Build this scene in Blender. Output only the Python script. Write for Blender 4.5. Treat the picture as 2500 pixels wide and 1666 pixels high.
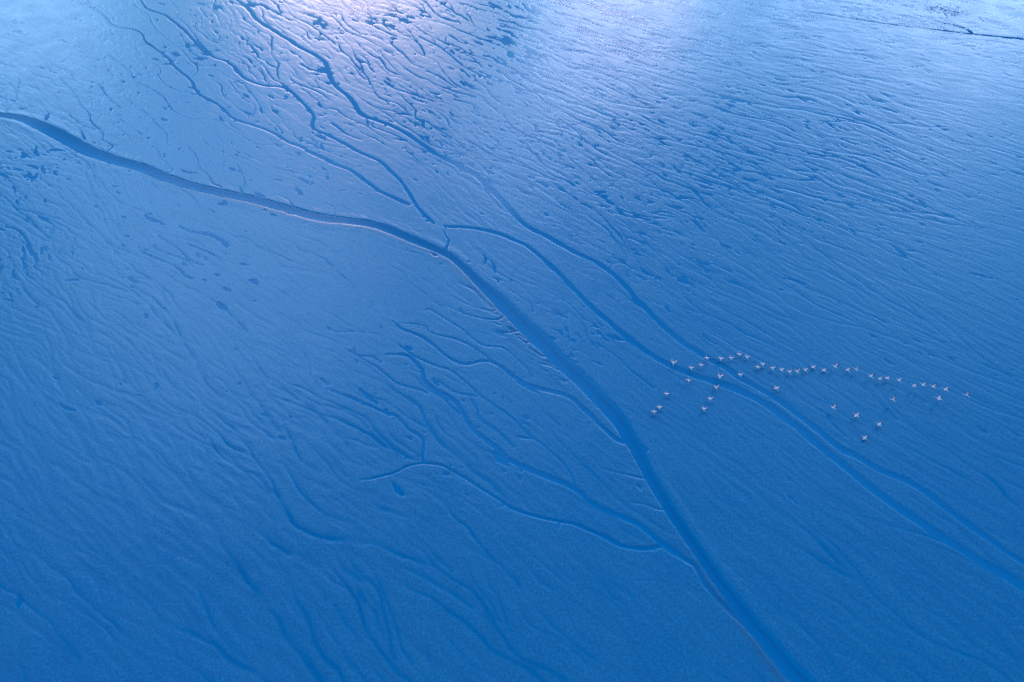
import bpy, math, random
import numpy as np
from mathutils import Vector

# ------------------------------------------------------------------ start clean
for o in list(bpy.data.objects):
    bpy.data.objects.remove(o, do_unlink=True)
scene = bpy.context.scene
COL = scene.collection
R = math.radians

# ------------------------------------------------------------------ camera
CAM_H = 110.0
PITCH = R(48.0)            # below the horizon
FPX = 2500 * 24 / 36.0
cam_d = bpy.data.cameras.new('camera')
cam_d.lens = 24.0
cam_d.sensor_width = 36.0
cam_d.clip_start = 1.0
cam_d.clip_end = 30000.0
cam = bpy.data.objects.new('camera', cam_d)
COL.objects.link(cam)
cam.location = (0, 0, CAM_H)
cam.rotation_euler = (math.pi / 2 - PITCH, 0, 0)
scene.camera = cam

# ------------------------------------------------------------------ sky, sun, exposure
SUN_EL = R(13.0)
SUN_AZ = R(-12.0)          # from +Y, towards +X
world = bpy.data.worlds.new('World')
scene.world = world
world.use_nodes = True
wt = world.node_tree
for n in list(wt.nodes):
    wt.nodes.remove(n)


def N(tree, kind, **kw):
    n = tree.nodes.new(kind)
    for k, v in kw.items():
        if k.startswith('i_'):
            n.inputs[k[2:].replace('_', ' ')].default_value = v
        else:
            setattr(n, k, v)
    return n


def mirror_dir(fx, fy):
    """sky direction whose mirror image shows at a place of the photograph (2353 px wide)"""
    nx = (fx * 1.0625 - 1250) / FPX
    ny = (833 - fy * 1.0625) / FPX
    v = Vector((nx, math.cos(PITCH) + ny * math.sin(PITCH), -math.sin(PITCH) + ny * math.cos(PITCH))).normalized()
    return Vector((v.x, v.y, -v.z))


out = N(wt, 'ShaderNodeOutputWorld')
bg = N(wt, 'ShaderNodeBackground')
bg.inputs['Strength'].default_value = 0.155
sky = N(wt, 'ShaderNodeTexSky')
sky.sky_type = 'NISHITA'
sky.sun_disc = False
sky.sun_elevation = SUN_EL
sky.sun_rotation = SUN_AZ
sky.altitude = 100
sky.air_density = 1.4
sky.dust_density = 0.25
sky.ozone_density = 4.0
tc = N(wt, 'ShaderNodeTexCoord')
# the cloud layer: direction projected to a flat layer overhead
sep = N(wt, 'ShaderNodeSeparateXYZ')
wt.links.new(tc.outputs['Generated'], sep.inputs[0])
zc = N(wt, 'ShaderNodeMath', operation='MAXIMUM')
wt.links.new(sep.outputs['Z'], zc.inputs[0])
zc.inputs[1].default_value = 0.0
zp = N(wt, 'ShaderNodeMath', operation='ADD')
wt.links.new(zc.outputs[0], zp.inputs[0])
zp.inputs[1].default_value = 0.16
dv = N(wt, 'ShaderNodeVectorMath', operation='DIVIDE')
cmb = N(wt, 'ShaderNodeCombineXYZ')
for k in range(3):
    wt.links.new(zp.outputs[0], cmb.inputs[k])
wt.links.new(tc.outputs['Generated'], dv.inputs[0])
wt.links.new(cmb.outputs[0], dv.inputs[1])
cn = N(wt, 'ShaderNodeTexNoise')
cn.inputs['Scale'].default_value = 1.5
cn.inputs['Detail'].default_value = 6.0
cn.inputs['Roughness'].default_value = 0.55
cn.inputs['Distortion'].default_value = 0.4
wt.links.new(dv.outputs[0], cn.inputs['Vector'])
# warp for the cloud banks
wn = N(wt, 'ShaderNodeTexNoise')
wn.inputs['Scale'].default_value = 3.0
wn.inputs['Detail'].default_value = 4.0
wt.links.new(tc.outputs['Generated'], wn.inputs['Vector'])
ws = N(wt, 'ShaderNodeVectorMath', operation='SUBTRACT')
wt.links.new(wn.outputs['Color'], ws.inputs[0])
ws.inputs[1].default_value = (0.5, 0.5, 0.5)
wsc = N(wt, 'ShaderNodeVectorMath', operation='SCALE')
wsc.inputs['Scale'].default_value = 0.22
wt.links.new(ws.outputs[0], wsc.inputs[0])
wa = N(wt, 'ShaderNodeVectorMath', operation='ADD')
wt.links.new(tc.outputs['Generated'], wa.inputs[0])
wt.links.new(wsc.outputs[0], wa.inputs[1])
wnrm = N(wt, 'ShaderNodeVectorMath', operation='NORMALIZE')
wt.links.new(wa.outputs[0], wnrm.inputs[0])
# cloud banks that the wet flat mirrors (x, y, radius in degrees, density)
BANKS = [(1440, 10, 9, 0.85), (1640, 90, 8, 0.40), (1230, 260, 7, 0.45), (1960, 30, 9, 0.50), (2200, -25, 12, 0.60),
         (70, 60, 8, 0.42), (700, 545, 6, 0.38), (540, 650, 16, 0.32), (250, 900, 14, 0.12), (1150, 850, 13, 0.14), (1180, 335, 6, 0.45), (1330, 170, 7, 0.60), (2300, 450, 14, 0.16)]
acc = None
for (bx, by, rad, a) in BANKS:
    c = mirror_dir(bx, by)
    dt = N(wt, 'ShaderNodeVectorMath', operation='DOT_PRODUCT')
    wt.links.new(wnrm.outputs[0], dt.inputs[0])
    dt.inputs[1].default_value = c
    mr = N(wt, 'ShaderNodeMapRange', interpolation_type='SMOOTHERSTEP')
    mr.inputs['From Min'].default_value = math.cos(R(rad))
    mr.inputs['From Max'].default_value = 1.0
    mr.inputs['To Min'].default_value = 0.0
    mr.inputs['To Max'].default_value = a
    wt.links.new(dt.outputs['Value'], mr.inputs['Value'])
    if acc is None:
        acc = mr.outputs[0]
    else:
        ad = N(wt, 'ShaderNodeMath', operation='MAXIMUM')
        wt.links.new(acc, ad.inputs[0])
        wt.links.new(mr.outputs[0], ad.inputs[1])
        acc = ad.outputs[0]
cr = N(wt, 'ShaderNodeMapRange')
cr.inputs['From Min'].default_value = 0.42
cr.inputs['From Max'].default_value = 0.80
cr.inputs['To Min'].default_value = 0.0
cr.inputs['To Max'].default_value = 0.19
wt.links.new(cn.outputs['Fac'], cr.inputs['Value'])
sm = N(wt, 'ShaderNodeMath', operation='ADD', use_clamp=True)
wt.links.new(acc, sm.inputs[0])
wt.links.new(cr.outputs[0], sm.inputs[1])
mx = N(wt, 'ShaderNodeMix', data_type='RGBA')
wt.links.new(sm.outputs[0], mx.inputs['Factor'])
stn = N(wt, 'ShaderNodeMix', data_type='RGBA', blend_type='MULTIPLY')
stn.inputs['Factor'].default_value = 1.0
wt.links.new(sky.outputs[0], stn.inputs['A'])
stn.inputs['B'].default_value = (0.49, 0.80, 0.94, 1)      # the camera's cool white balance
wt.links.new(stn.outputs['Result'], mx.inputs['A'])
ccl = N(wt, 'ShaderNodeMix', data_type='RGBA')          # thin veils stay blue, thick banks turn white
wt.links.new(sm.outputs[0], ccl.inputs['Factor'])
ccl.inputs['A'].default_value = (7.0, 24.0, 41.0, 1)
ccl.inputs['B'].default_value = (23.0, 22.0, 29.0, 1)
wt.links.new(ccl.outputs['Result'], mx.inputs['B'])
wt.links.new(mx.outputs['Result'], bg.inputs['Color'])
wt.links.new(bg.outputs[0], out.inputs['Surface'])

sun_d = bpy.data.lights.new('sun', 'SUN')
sun_d.energy = 0.32
sun_d.angle = R(18.0)
sun_d.color = (1.0, 0.66, 0.70)
sun = bpy.data.objects.new('sun', sun_d)
COL.objects.link(sun)
to_sun = Vector((math.sin(SUN_AZ) * math.cos(SUN_EL), math.cos(SUN_AZ) * math.cos(SUN_EL), math.sin(SUN_EL)))
sun.rotation_euler = to_sun.to_track_quat('Z', 'Y').to_euler()
sun.location = (-80, 400, 150)

vs = scene.view_settings
vs.view_transform = 'Standard'
vs.look = 'None'
vs.gamma = 1.0
vs.use_curve_mapping = False
vs.exposure = 0.62
scene.cycles.use_denoising = False

rng = np.random.default_rng(11)
random.seed(5)


# ------------------------------------------------------------------ helpers
def ground_pts(P, z=0.0):
    """points of the photograph (2353 px wide) to places on the level z"""
    P = np.asarray(P, float).reshape(-1, 2) * 1.0625
    nx = (P[:, 0] - 1250) / FPX
    ny = (833 - P[:, 1]) / FPX
    dy = math.cos(PITCH) + ny * math.sin(PITCH)
    dz = -math.sin(PITCH) + ny * math.cos(PITCH)
    t = (z - CAM_H) / dz
    return np.stack([nx * t, dy * t], 1)


_tab = rng.random(65536)


def vnoise(x, y, seed=0):
    xi = np.floor(x).astype(np.int64)
    yi = np.floor(y).astype(np.int64)
    fx = x - xi
    fy = y - yi
    fx = fx * fx * (3 - 2 * fx)
    fy = fy * fy * (3 - 2 * fy)

    def h(a, b):
        return _tab[(a * 7349 + b * 9157 + seed * 3571 + (a * b) % 977) & 65535]
    return (h(xi, yi) * (1 - fx) + h(xi + 1, yi) * fx) * (1 - fy) + (h(xi, yi + 1) * (1 - fx) + h(xi + 1, yi + 1) * fx) * fy


def fbm(x, y, seed=0, oct=4):
    s = 0
    a = 0.5
    for k in range(oct):
        s = s + a * vnoise(x * 2 ** k, y * 2 ** k, seed + k * 17)
        a *= 0.5
    return s / (1 - 0.5 ** oct)


# ------------------------------------------------------------------ raster of the flat
X0, X1, Y0, Y1, CS = -245.0, 245.0, 6.0, 318.0, 0.2
NX = int((X1 - X0) / CS)
NY = int((Y1 - Y0) / CS)
DEP = np.zeros(NX * NY, np.float32)    # depth cut by runnels and creeks
SILT = np.zeros(NX * NY, np.float32)   # brown silt on the banks
DAMP_SHADE = np.zeros(NX * NY, np.float32)   # damper, darker mud along the furrows, and painted shade in the far creek
RIM = np.zeros(NX * NY, np.float32)    # raised levees


def stamp(target, x, y, w, d, reach=1.6, flat=0.25):
    """widen points into grooves: half-width w, depth d, soft sided"""
    order = np.argsort(w)
    for ch in np.array_split(order, 6):
        if len(ch) == 0:
            continue
        xx, yy, ww, dd = x[ch], y[ch], w[ch], d[ch]
        r = int(math.ceil(ww.max() * reach / CS)) + 1
        ix = ((xx - X0) / CS).astype(np.int64)
        iy = ((yy - Y0) / CS).astype(np.int64)
        ok = (ix > r) & (ix < NX - r - 1) & (iy > r) & (iy < NY - r - 1)
        ix, iy, xx, yy, ww, dd = ix[ok], iy[ok], xx[ok], yy[ok], ww[ok], dd[ok]
        for oy in range(-r, r + 1):
            for ox in range(-r, r + 1):
                if ox * ox + oy * oy > (r + 1) ** 2:
                    continue
                cx = X0 + (ix + ox + 0.5) * CS - xx
                cy = Y0 + (iy + oy + 0.5) * CS - yy
                q = np.sqrt(cx * cx + cy * cy) / ww
                s = np.clip((reach - q) / (reach - flat), 0, 1)
                v = dd * s * s * (3 - 2 * s)
                m = v > 1e-4
                np.maximum.at(target, (iy[m] + oy) * NX + ix[m] + ox, v[m].astype(np.float32))


def smooth_line(P, step=0.15, wig=0.0, seed=0):
    """Catmull-Rom through ground points, resampled evenly; returns x, y, t in 0..1"""
    P = np.asarray(P, float)
    Q = np.vstack([2 * P[0] - P[1], P, 2 * P[-1] - P[-2]])
    res, tt = [], []
    for i in range(1, len(Q) - 2):
        p0, p1, p2, p3 = Q[i - 1], Q[i], Q[i + 1], Q[i + 2]
        n = max(2, int(np.linalg.norm(p2 - p1) / step))
        t = np.linspace(0, 1, n, endpoint=False)[:, None]
        res.append(0.5 * (2 * p1 + (p2 - p0) * t + (2 * p0 - 5 * p1 + 4 * p2 - p3) * t ** 2 + (3 * p1 - p0 - 3 * p2 + p3) * t ** 3))
        tt.append((i - 1 + t[:, 0]) / (len(P) - 1))
    C = np.vstack(res)
    if wig:
        C = C + wig * np.stack([fbm(C[:, 0] * .25, C[:, 1] * .25, seed, 3) - .5, fbm(C[:, 0] * .25 + 91, C[:, 1] * .25, seed + 5, 3) - .5], 1) * 2
    return C[:, 0], C[:, 1], np.concatenate(tt)


def crop(ox, oy, L):
    """points read off an enlarged crop of the photograph, as 2353-wide points"""
    k = 850 / 2353.0
    return [((ox + x * k) / 1.0625, (oy + y * k) / 1.0625) for x, y in L]


A = lambda L: crop(0, 0, L)
B = lambda L: crop(800, 0, L)
Cc = lambda L: crop(1650, 0, L)
Dd = lambda L: crop(0, 550, L)
E = lambda L: crop(800, 550, L)
F6 = lambda L: crop(1650, 550, L)
H = lambda L: crop(800, 1100, L)
I = lambda L: crop(1650, 1100, L)

main_pts = A([(-160, 765), (0, 778), (150, 803), (280, 850), (380, 895), (480, 950), (580, 1005), (690, 1050), (820, 1090), (950, 1125), (1060, 1170),
              (1150, 1205), (1300, 1255), (1450, 1290), (1600, 1320), (1800, 1368), (2000, 1425), (2200, 1475)]) + \
    [(850, 514), (930, 543), (1000, 573), (1037, 592), (1075, 625), (1110, 660), (1160, 708), (1200, 748), (1250, 794), (1290, 836), (1340, 883), (1385, 928),
     (1420, 968), (1440, 1000), (1460, 1032), (1475, 1062), (1500, 1110), (1530, 1160), (1560, 1205), (1590, 1250), (1620, 1292), (1660, 1348),
     (1700, 1402), (1740, 1452), (1780, 1502), (1815, 1540), (1845, 1572), (1900, 1630)]
main_w = [.7, .8, 1.05, 1.45, 1.7, 1.75, 1.7, 1.5, 1.4, 1.35, 1.3, 1.25, 1.2, 1.2, 1.2, 1.15, 1.1, 1.1] + \
    [1.2, 1.1, 1.0, 0.9, 1.0, 1.2, 1.5, 1.6, 1.6, 1.6, 1.6, 1.5, 1.4, 1.3, 1.2, 1.1, 1.05, 1.0, 1.0, 1.0, 1.05, 1.1, 1.15, 1.2, 1.3, 1.4, 1.4, 1.4]

# creeks: (points, half-width start, half-width end, depth, levee)
CREEKS = [
    ([(520, -25), (545, 0), (570, 20), (590, 45), (620, 65), (660, 90), (695, 112), (730, 130), (750, 150), (757, 175), (770, 197), (800, 222), (815, 240), (830, 262), (860, 275),
      (900, 290), (935, 308), (975, 335), (1010, 358), (1050, 380), (1090, 402), (1120, 430), (1150, 458), (1175, 485), (1200, 512), (1225, 528), (1260, 545),
      (1300, 568), (1340, 588), (1375, 605), (1410, 632), (1440, 660), (1465, 690), (1490, 715), (1520, 745), (1555, 777), (1600, 808), (1640, 832), (1668, 846),
      (1700, 868), (1745, 893), (1790, 920), (1830, 950), (1880, 990), (1930, 1030), (1971, 1049), (2022, 1080), (2085, 1105), (2130, 1132), (2180, 1172), (2235, 1210),
      (2285, 1247), (2353, 1292), (2440, 1345), (2560, 1425), (2680, 1510)], 0.95, 0.75, 0.17, 1),
    ([(1022, 518), (1035, 521), (1060, 522), (1100, 526), (1140, 535), (1175, 548), (1210, 565), (1240, 588), (1270, 615), (1300, 645), (1330, 675), (1360, 705), (1400, 740),
      (1440, 775), (1480, 805), (1520, 830), (1560, 850), (1600, 865), (1640, 877), (1680, 890), (1720, 907), (1760, 930), (1800, 958), (1840, 988), (1880, 1023),
      (1903, 1042), (1945, 1075), (1995, 1115), (2050, 1157), (2100, 1191), (2150, 1226), (2200, 1257), (2250, 1288), (2300, 1317), (2353, 1348), (2440, 1400), (2560, 1478), (2680, 1560)], 0.5, 0.95, 0.17, 1),
    (A([(930, -30), (950, 0), (1000, 60), (1110, 100), (1180, 150), (1250, 210), (1300, 265), (1380, 345), (1450, 390), (1530, 415), (1590, 460), (1640, 520), (1720, 560),
        (1800, 580), (1900, 590), (1960, 615), (2020, 670), (2080, 730), (2120, 790), (2110, 850), (2140, 885), (2230, 915)]) +
     B([(0, 915), (110, 970), (200, 1020), (310, 1070), (380, 1110), (430, 1160), (500, 1230), (540, 1290), (590, 1370), (640, 1440), (720, 1510)]), 0.75, 0.7, 0.15, 1),
    (A([(500, -20), (540, 10), (620, 50), (700, 100), (750, 160), (800, 185), (900, 200), (960, 230), (985, 280), (1050, 330), (1120, 380), (1180, 450), (1250, 510),
        (1300, 560), (1330, 620), (1390, 665), (1460, 700), (1520, 750), (1580, 800), (1650, 830), (1750, 860), (1850, 900), (1950, 960), (2030, 990), (2120, 1040),
        (2230, 1090)]) + B([(0, 1090), (150, 1150), (250, 1220), (350, 1290), (450, 1340), (550, 1385)]), 0.55, 0.8, 0.15, 1),
    (A([(1130, -20), (1150, 0), (1210, 80), (1200, 120), (1260, 170), (1330, 260), (1380, 320), (1450, 390)]), 0.4, 0.6, 0.12, 0),
    (A([(900, 10), (920, 40), (1000, 100), (1030, 160), (1080, 220), (1150, 280), (1230, 340), (1280, 400), (1330, 450), (1330, 490), (1300, 520)]), 0.5, 0.5, 0.12, 0),
    (A([(690, 320), (760, 390), (830, 440), (890, 490), (900, 530), (960, 570), (1040, 610), (1100, 650), (1150, 720), (1210, 770), (1280, 800), (1380, 805), (1470, 815),
        (1530, 860), (1620, 910), (1700, 960), (1760, 980), (1870, 980), (1960, 985)]), 0.5, 0.35, 0.11, 0),
    (A([(1010, 410), (1070, 450), (1090, 490), (1070, 510), (1120, 570), (1200, 610), (1340, 640), (1370, 655)]), 0.35, 0.4, 0.1, 0),
    (A([(1640, 560), (1720, 660), (1780, 760), (1860, 840), (1920, 900)]), 0.45, 0.3, 0.1, 0),
    (A([(1530, 530), (1640, 660), (1720, 720), (1700, 800)]), 0.4, 0.3, 0.1, 0),
    (A([(1790, 70), (1900, 180), (1960, 210), (2040, 260), (2130, 330), (2200, 330), (2250, 390), (2250, 420)]), 0.35, 0.3, 0.1, 0),
    (A([(1880, 320), (1960, 340), (2030, 390), (2080, 440), (2130, 460)]), 0.6, 0.4, 0.11, 0),
    (B([(160, 30), (200, 70), (270, 90), (320, 140), (380, 170), (430, 215)]), 0.7, 0.5, 0.13, 0),
    (B([(0, 85), (60, 140), (130, 210), (250, 260), (340, 310), (450, 360)]), 0.55, 0.6, 0.12, 0),
    (B([(360, 350), (400, 410), (480, 490), (570, 560), (650, 620), (740, 680), (860, 720), (900, 760)]), 0.45, 0.3, 0.11, 0),
    (B([(990, 500), (1000, 540), (1060, 590), (1110, 650), (1170, 700)]), 0.4, 0.5, 0.11, 0),
    (B([(480, 630), (540, 690), (590, 740), (600, 800), (680, 830), (750, 880), (810, 910)]), 0.45, 0.5, 0.11, 0),
    (B([(660, 480), (740, 510), (800, 550), (880, 600)]), 0.75, 0.4, 0.13, 0),
    (B([(840, 670), (920, 690), (980, 710), (990, 740), (1020, 770)]), 0.55, 0.35, 0.12, 0),
    (B([(0, 730), (60, 745), (110, 780), (170, 810), (260, 850), (330, 900), (430, 965)]), 0.6, 0.25, 0.12, 0),
    (B([(20, 830), (70, 860), (120, 900), (180, 930), (230, 945)]), 0.75, 0.5, 0.13, 0),
    (B([(600, 240), (680, 280), (760, 320), (850, 390), (920, 450), (1000, 490), (1060, 520), (1180, 560)]), 0.7, 0.4, 0.13, 0),
    (B([(930, 80), (970, 130), (1000, 180), (1080, 220), (1180, 265), (1290, 300), (1340, 320)]), 0.55, 0.4, 0.12, 0),
    (B([(1950, 1180), (2050, 1250), (2110, 1320), (2150, 1400), (2200, 1470), (2290, 1560)]) + F6([(20, 50), (150, 125), (330, 212), (500, 312), (600, 392), (700, 480), (800, 560),
        (950, 620), (1100, 660), (1250, 690), (1400, 740), (1550, 790), (1700, 860), (1850, 930), (2000, 990), (2200, 1060), (2353, 1110), (2600, 1200)]), 0.35, 0.45, 0.065, 0),
    # short creeks dropping into the main channel
    (A([(400, 520), (430, 560), (500, 630), (550, 710), (600, 770), (620, 830), (680, 880), (700, 920), (690, 945), (740, 970), (765, 990), (720, 1030), (705, 1045)]), 0.25, 0.4, 0.12, 0),
    (A([(1250, 960), (1330, 1060), (1350, 1130), (1400, 1180), (1430, 1230), (1440, 1245), (1490, 1265), (1480, 1290)]), 0.2, 0.35, 0.12, 0),
    (A([(1050, 980), (1080, 1050), (1130, 1110), (1165, 1155), (1110, 1180), (1100, 1190)]), 0.2, 0.3, 0.12, 0),
    (A([(1600, 1100), (1640, 1180), (1655, 1250), (1635, 1290), (1628, 1325)]), 0.2, 0.3, 0.12, 0),
    (A([(1850, 1310), (1930, 1340), (1980, 1390), (2000, 1420)]), 0.2, 0.3, 0.12, 0),
    (A([(2200, 1370), (2260, 1410), (2265, 1470)]), 0.2, 0.25, 0.1, 0),
    (A([(130, 460), (130, 560), (100, 690), (70, 720), (35, 770)]), 0.25, 0.35, 0.1, 0),
    (A([(1300, 1400), (1350, 1400), (1330, 1365), (1270, 1310), (1215, 1280), (1225, 1258)]), 0.25, 0.25, 0.09, 0),
    (A([(900, 1085), (930, 1060), (1000, 1040)]), 0.25, 0.2, 0.09, 0),
    (E([(785, 30), (800, 70), (822, 105), (805, 160), (815, 200), (840, 225)]), 0.4, 0.5, 0.15, 0),
    (E([(1620, 820), (1635, 740), (1560, 640), (1530, 580), (1450, 530), (1370, 470), (1300, 400), (1180, 340), (1080, 260)]), 0.25, 0.35, 0.09, 0),
    (E([(1220, 430), (1330, 500), (1380, 540), (1390, 590)]), 0.3, 0.3, 0.09, 0),
    (E([(1600, 560), (1680, 620), (1740, 690), (1770, 770), (1870, 830), (1970, 900), (2060, 990), (2120, 1040), (2210, 1110)]), 0.3, 0.4, 0.1, 0),
    (E([(1910, 300), (1930, 270), (1975, 255), (2060, 290), (2110, 320)]), 0.25, 0.25, 0.09, 0),
    (E([(1000, 300), (1050, 340), (1110, 390), (1155, 440)]), 0.2, 0.2, 0.08, 0),
    (E([(780, 540), (900, 590), (1000, 620), (1100, 638), (1160, 635), (1185, 612)]), 0.2, 0.3, 0.1, 0),
    (E([(830, 480), (950, 540), (1060, 575), (1120, 582), (1140, 572)]), 0.2, 0.25, 0.09, 0),
    (E([(1140, 720), (1220, 725), (1280, 715), (1305, 700)]), 0.2, 0.25, 0.1, 0),
    (E([(1320, 790), (1360, 790), (1385, 770)]), 0.2, 0.25, 0.1, 0),
    (E([(1390, 850), (1450, 885), (1490, 890), (1508, 880)]), 0.2, 0.25, 0.1, 0),
    (E([(1430, 930), (1520, 960), (1560, 980), (1600, 972)]), 0.25, 0.3, 0.1, 0),
    # the branching creeks left of the main channel
    (E([(440, 650), (500, 700), (620, 750), (700, 800), (780, 870), (860, 920), (950, 940), (1050, 920), (1130, 935), (1240, 1010), (1340, 1075), (1430, 1105), (1540, 1130),
        (1640, 1165), (1720, 1240), (1800, 1310), (1880, 1390), (1960, 1450), (2060, 1480)]), 0.3, 0.5, 0.15, 1),
    (E([(490, 660), (580, 665), (670, 690), (690, 720), (780, 750), (870, 770), (960, 810), (1050, 870), (1130, 935)]), 0.3, 0.35, 0.11, 0),
    (E([(650, 575), (690, 570), (770, 620), (840, 660), (920, 710), (980, 770), (1060, 815), (1130, 820), (1190, 830), (1260, 880), (1330, 950), (1400, 1040)]), 0.45, 0.25, 0.12, 0),
    (E([(440, 780), (540, 850), (640, 910), (740, 950), (840, 990), (940, 1070), (1030, 1150), (1130, 1220), (1250, 1310), (1370, 1420), (1460, 1490), (1550, 1565)]) +
     H([(1600, 95), (1650, 170), (1700, 275)]), 0.4, 0.3, 0.12, 0),
    (E([(390, 875), (520, 880), (580, 910), (640, 980), (650, 1030), (680, 1080), (760, 1130), (860, 1190), (920, 1270), (960, 1350), (1050, 1440), (1200, 1560)]) +
     H([(1130, 25), (1230, 70), (1320, 110), (1420, 155), (1520, 195), (1620, 235), (1700, 283), (1770, 343), (1860, 393), (1980, 445), (2100, 503), (2200, 580), (2280, 640), (2353, 692)]),
     0.4, 0.55, 0.15, 1),
    (E([(0, 1110), (130, 1160), (250, 1210), (400, 1270), (460, 1290), (560, 1380), (645, 1450), (640, 1560)]) + H([(650, 85)]), 0.4, 0.4, 0.12, 0),
    (H([(220, 196), (290, 190), (400, 165), (470, 140), (550, 100), (650, 85), (760, 100), (850, 140), (950, 200), (1050, 265), (1150, 330), (1230, 385), (1330, 420),
        (1450, 455), (1560, 480), (1680, 500), (1780, 545), (1880, 595), (1980, 645), (2100, 665), (2200, 652), (2280, 640)]) +
     I([(0, 690), (50, 730), (120, 770), (160, 820), (190, 890), (250, 970), (330, 1050), (420, 1130), (520, 1220), (600, 1290), (645, 1325)]), 0.12, 0.55, 0.16, 1),
    (H([(1150, 385), (1200, 370), (1240, 390)]), 0.2, 0.2, 0.09, 0),
    (H([(1520, 410), (1540, 460), (1560, 490), (1555, 530)]), 0.2, 0.15, 0.09, 0),
    (H([(2040, 350), (2140, 360), (2230, 395), (2290, 402)]), 0.2, 0.2, 0.09, 0),
    (H([(1860, 120), (1960, 150), (2080, 180), (2165, 195)]), 0.2, 0.2, 0.09, 0),
    (E([(180, 830), (210, 880), (300, 890), (370, 930)]), 0.5, 0.3, 0.1, 0),
    (E([(120, 840), (230, 900), (330, 960), (410, 1020), (500, 1080), (640, 1120), (680, 1140)]), 0.35, 0.4, 0.1, 0),
    (E([(960, 1170), (1010, 1230), (1030, 1310), (1120, 1370), (1190, 1430), (1260, 1510)]), 0.6, 0.45, 0.11, 0),
    (E([(740, 1045), (800, 1090), (870, 1130), (950, 1150), (1020, 1160)]), 0.65, 0.3, 0.1, 0),
    (Dd([(940, 175), (1030, 215), (1120, 250), (1200, 290), (1250, 340), (1300, 365)]), 0.4, 0.5, 0.1, 0),
    (Dd([(1050, 60), (1130, 110), (1200, 160), (1260, 220), (1330, 260), (1380, 275)]), 0.5, 0.4, 0.1, 0),
    (Dd([(1000, 140), (1090, 180), (1200, 215), (1270, 245), (1310, 285)]), 0.4, 0.4, 0.1, 0),
    (Dd([(1200, 0), (1290, 40), (1400, 60), (1480, 90), (1540, 140)]), 0.6, 1.3, 0.1, 0),
    (Dd([(30, 10), (100, 25), (150, 60), (185, 130), (210, 205)]), 0.5, 0.5, 0.1, 0),
    (Dd([(1260, 130), (1380, 170), (1460, 210), (1490, 245)]), 0.35, 0.35, 0.1, 0),
    # far right
    (Cc([(820, 70), (1020, 100), (1250, 135), (1500, 172), (1640, 188), (1800, 205), (2000, 230), (2150, 245), (2353, 264), (2600, 290)]), 0.6, 1.9, 0.062, 0),
    (Cc([(1560, 90), (1680, 115), (1790, 152), (1820, 160), (1880, 168), (1950, 190), (2000, 222)]), 0.5, 1.5, 0.062, 0),
    (Cc([(1810, 85), (1830, 120), (1815, 155)]), 0.25, 0.25, 0.1, 0),
    (Cc([(1900, 300), (1980, 292), (2030, 285), (2090, 296), (2150, 300), (2175, 290), (2160, 262)]), 0.6, 0.8, 0.06, 0),
    (Cc([(1420, 830), (1560, 838), (1700, 862), (1830, 858)]), 0.7, 0.3, 0.1, 0),
    (I([(200, 100), (320, 190), (430, 280), (540, 400)]), 0.4, 0.9, 0.045, 0),
]
occ_pts = []
for ci, (pts, w0, w1, dep, levee) in enumerate(CREEKS):
    g = ground_pts(pts)
    x, y, t = smooth_line(g, 0.12, wig=0.22, seed=ci)
    wn_ = fbm(x * .3, y * .3, 60 + ci, 3)
    w = (w0 + (w1 - w0) * t) * (0.72 + 0.56 * wn_) * (.74 if levee else .55) * (.82 if g[0][1] > 235 and g[0][0] < -60 else 1)
    d = np.full_like(x, dep) * (0.85 + 0.3 * vnoise(x * .1, y * .1, 9 + ci)) * np.clip(np.minimum(t, 1.02 - t) * 25, .5, 1)
    if pts[0][1] < 100 and pts[0][0] > 1800:          # the far incised creek has run dry: shade of its steep banks painted into the mud
        stamp(DAMP_SHADE, x, y, w.clip(.3), np.full_like(x, .46), 1.8, .3)
    stamp(DEP, x, y, w.clip(0.15), d * (.9 if levee else .78), 2.1, 0.25)
    if levee:
        stamp(RIM, x, y, w * 2.4, 0.005 + .022 * w.clip(0, .8), 1.6, 0.5)
    occ_pts.append(np.stack([x[::3], y[::3]], 1))

# main channel: steep far bank, shelving near bank with brown silt
g = ground_pts(main_pts)
xm, ym, tm = smooth_line(g, 0.2, wig=0.25, seed=3)
wm = np.interp(tm * (len(main_pts) - 1), range(len(main_w)), main_w) * (0.86 + .16 * vnoise(xm * .12, ym * .12, 4) + .14 * (fbm(xm * .7, ym * .7, 14, 3) - .5))
tx = np.gradient(xm)
ty = np.gradient(ym)
tl = np.hypot(tx, ty)
nxm, nym = -ty / tl, tx / tl           # left of downstream: the far / right-hand bank
stamp(DEP, xm, ym, wm * .85, np.full_like(xm, 0.5), 1.4, 0.45)
side = np.clip((tm - .43) * 14, -1, 1)
stamp(DEP, xm + nxm * wm * .5 * side, ym + nym * wm * .5 * side, wm * 1.05, np.full_like(xm, .11), 1.75, .15)
up = np.clip((0.62 - tm) * 8, 0, 1) * np.clip((tm - .18) * 9, 0, 1) * .55
lo = np.clip((tm - .80) * 14, 0, 1)
stamp(SILT, xm - nxm * (wm * 1.0 + .55), ym - nym * (wm * 1.0 + .55), np.full_like(xm, .75) * (1 + .5 * up), (up * .8 + lo * .4 + .10).clip(0, 1) * (.35 + .9 * fbm(xm * .2, ym * .2, 77, 3)), 1.8, 0.2)
stamp(RIM, xm - nxm * (wm * 1.5 + .9), ym - nym * (wm * 1.5 + .9), np.full_like(xm, 1.6), np.full_like(xm, .06), 1.8, .2)
stamp(RIM, xm + nxm * (wm * 1.2 + .5), ym + nym * (wm * 1.2 + .5), np.full_like(xm, 1.0), np.full_like(xm, .07), 1.8, .2)
occ_pts.append(np.stack([xm + 0 * wm, ym], 1))
for s in (-1, 1):
    occ_pts.append(np.stack([xm + s * nxm * wm, ym + s * nym * wm], 1))

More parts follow.
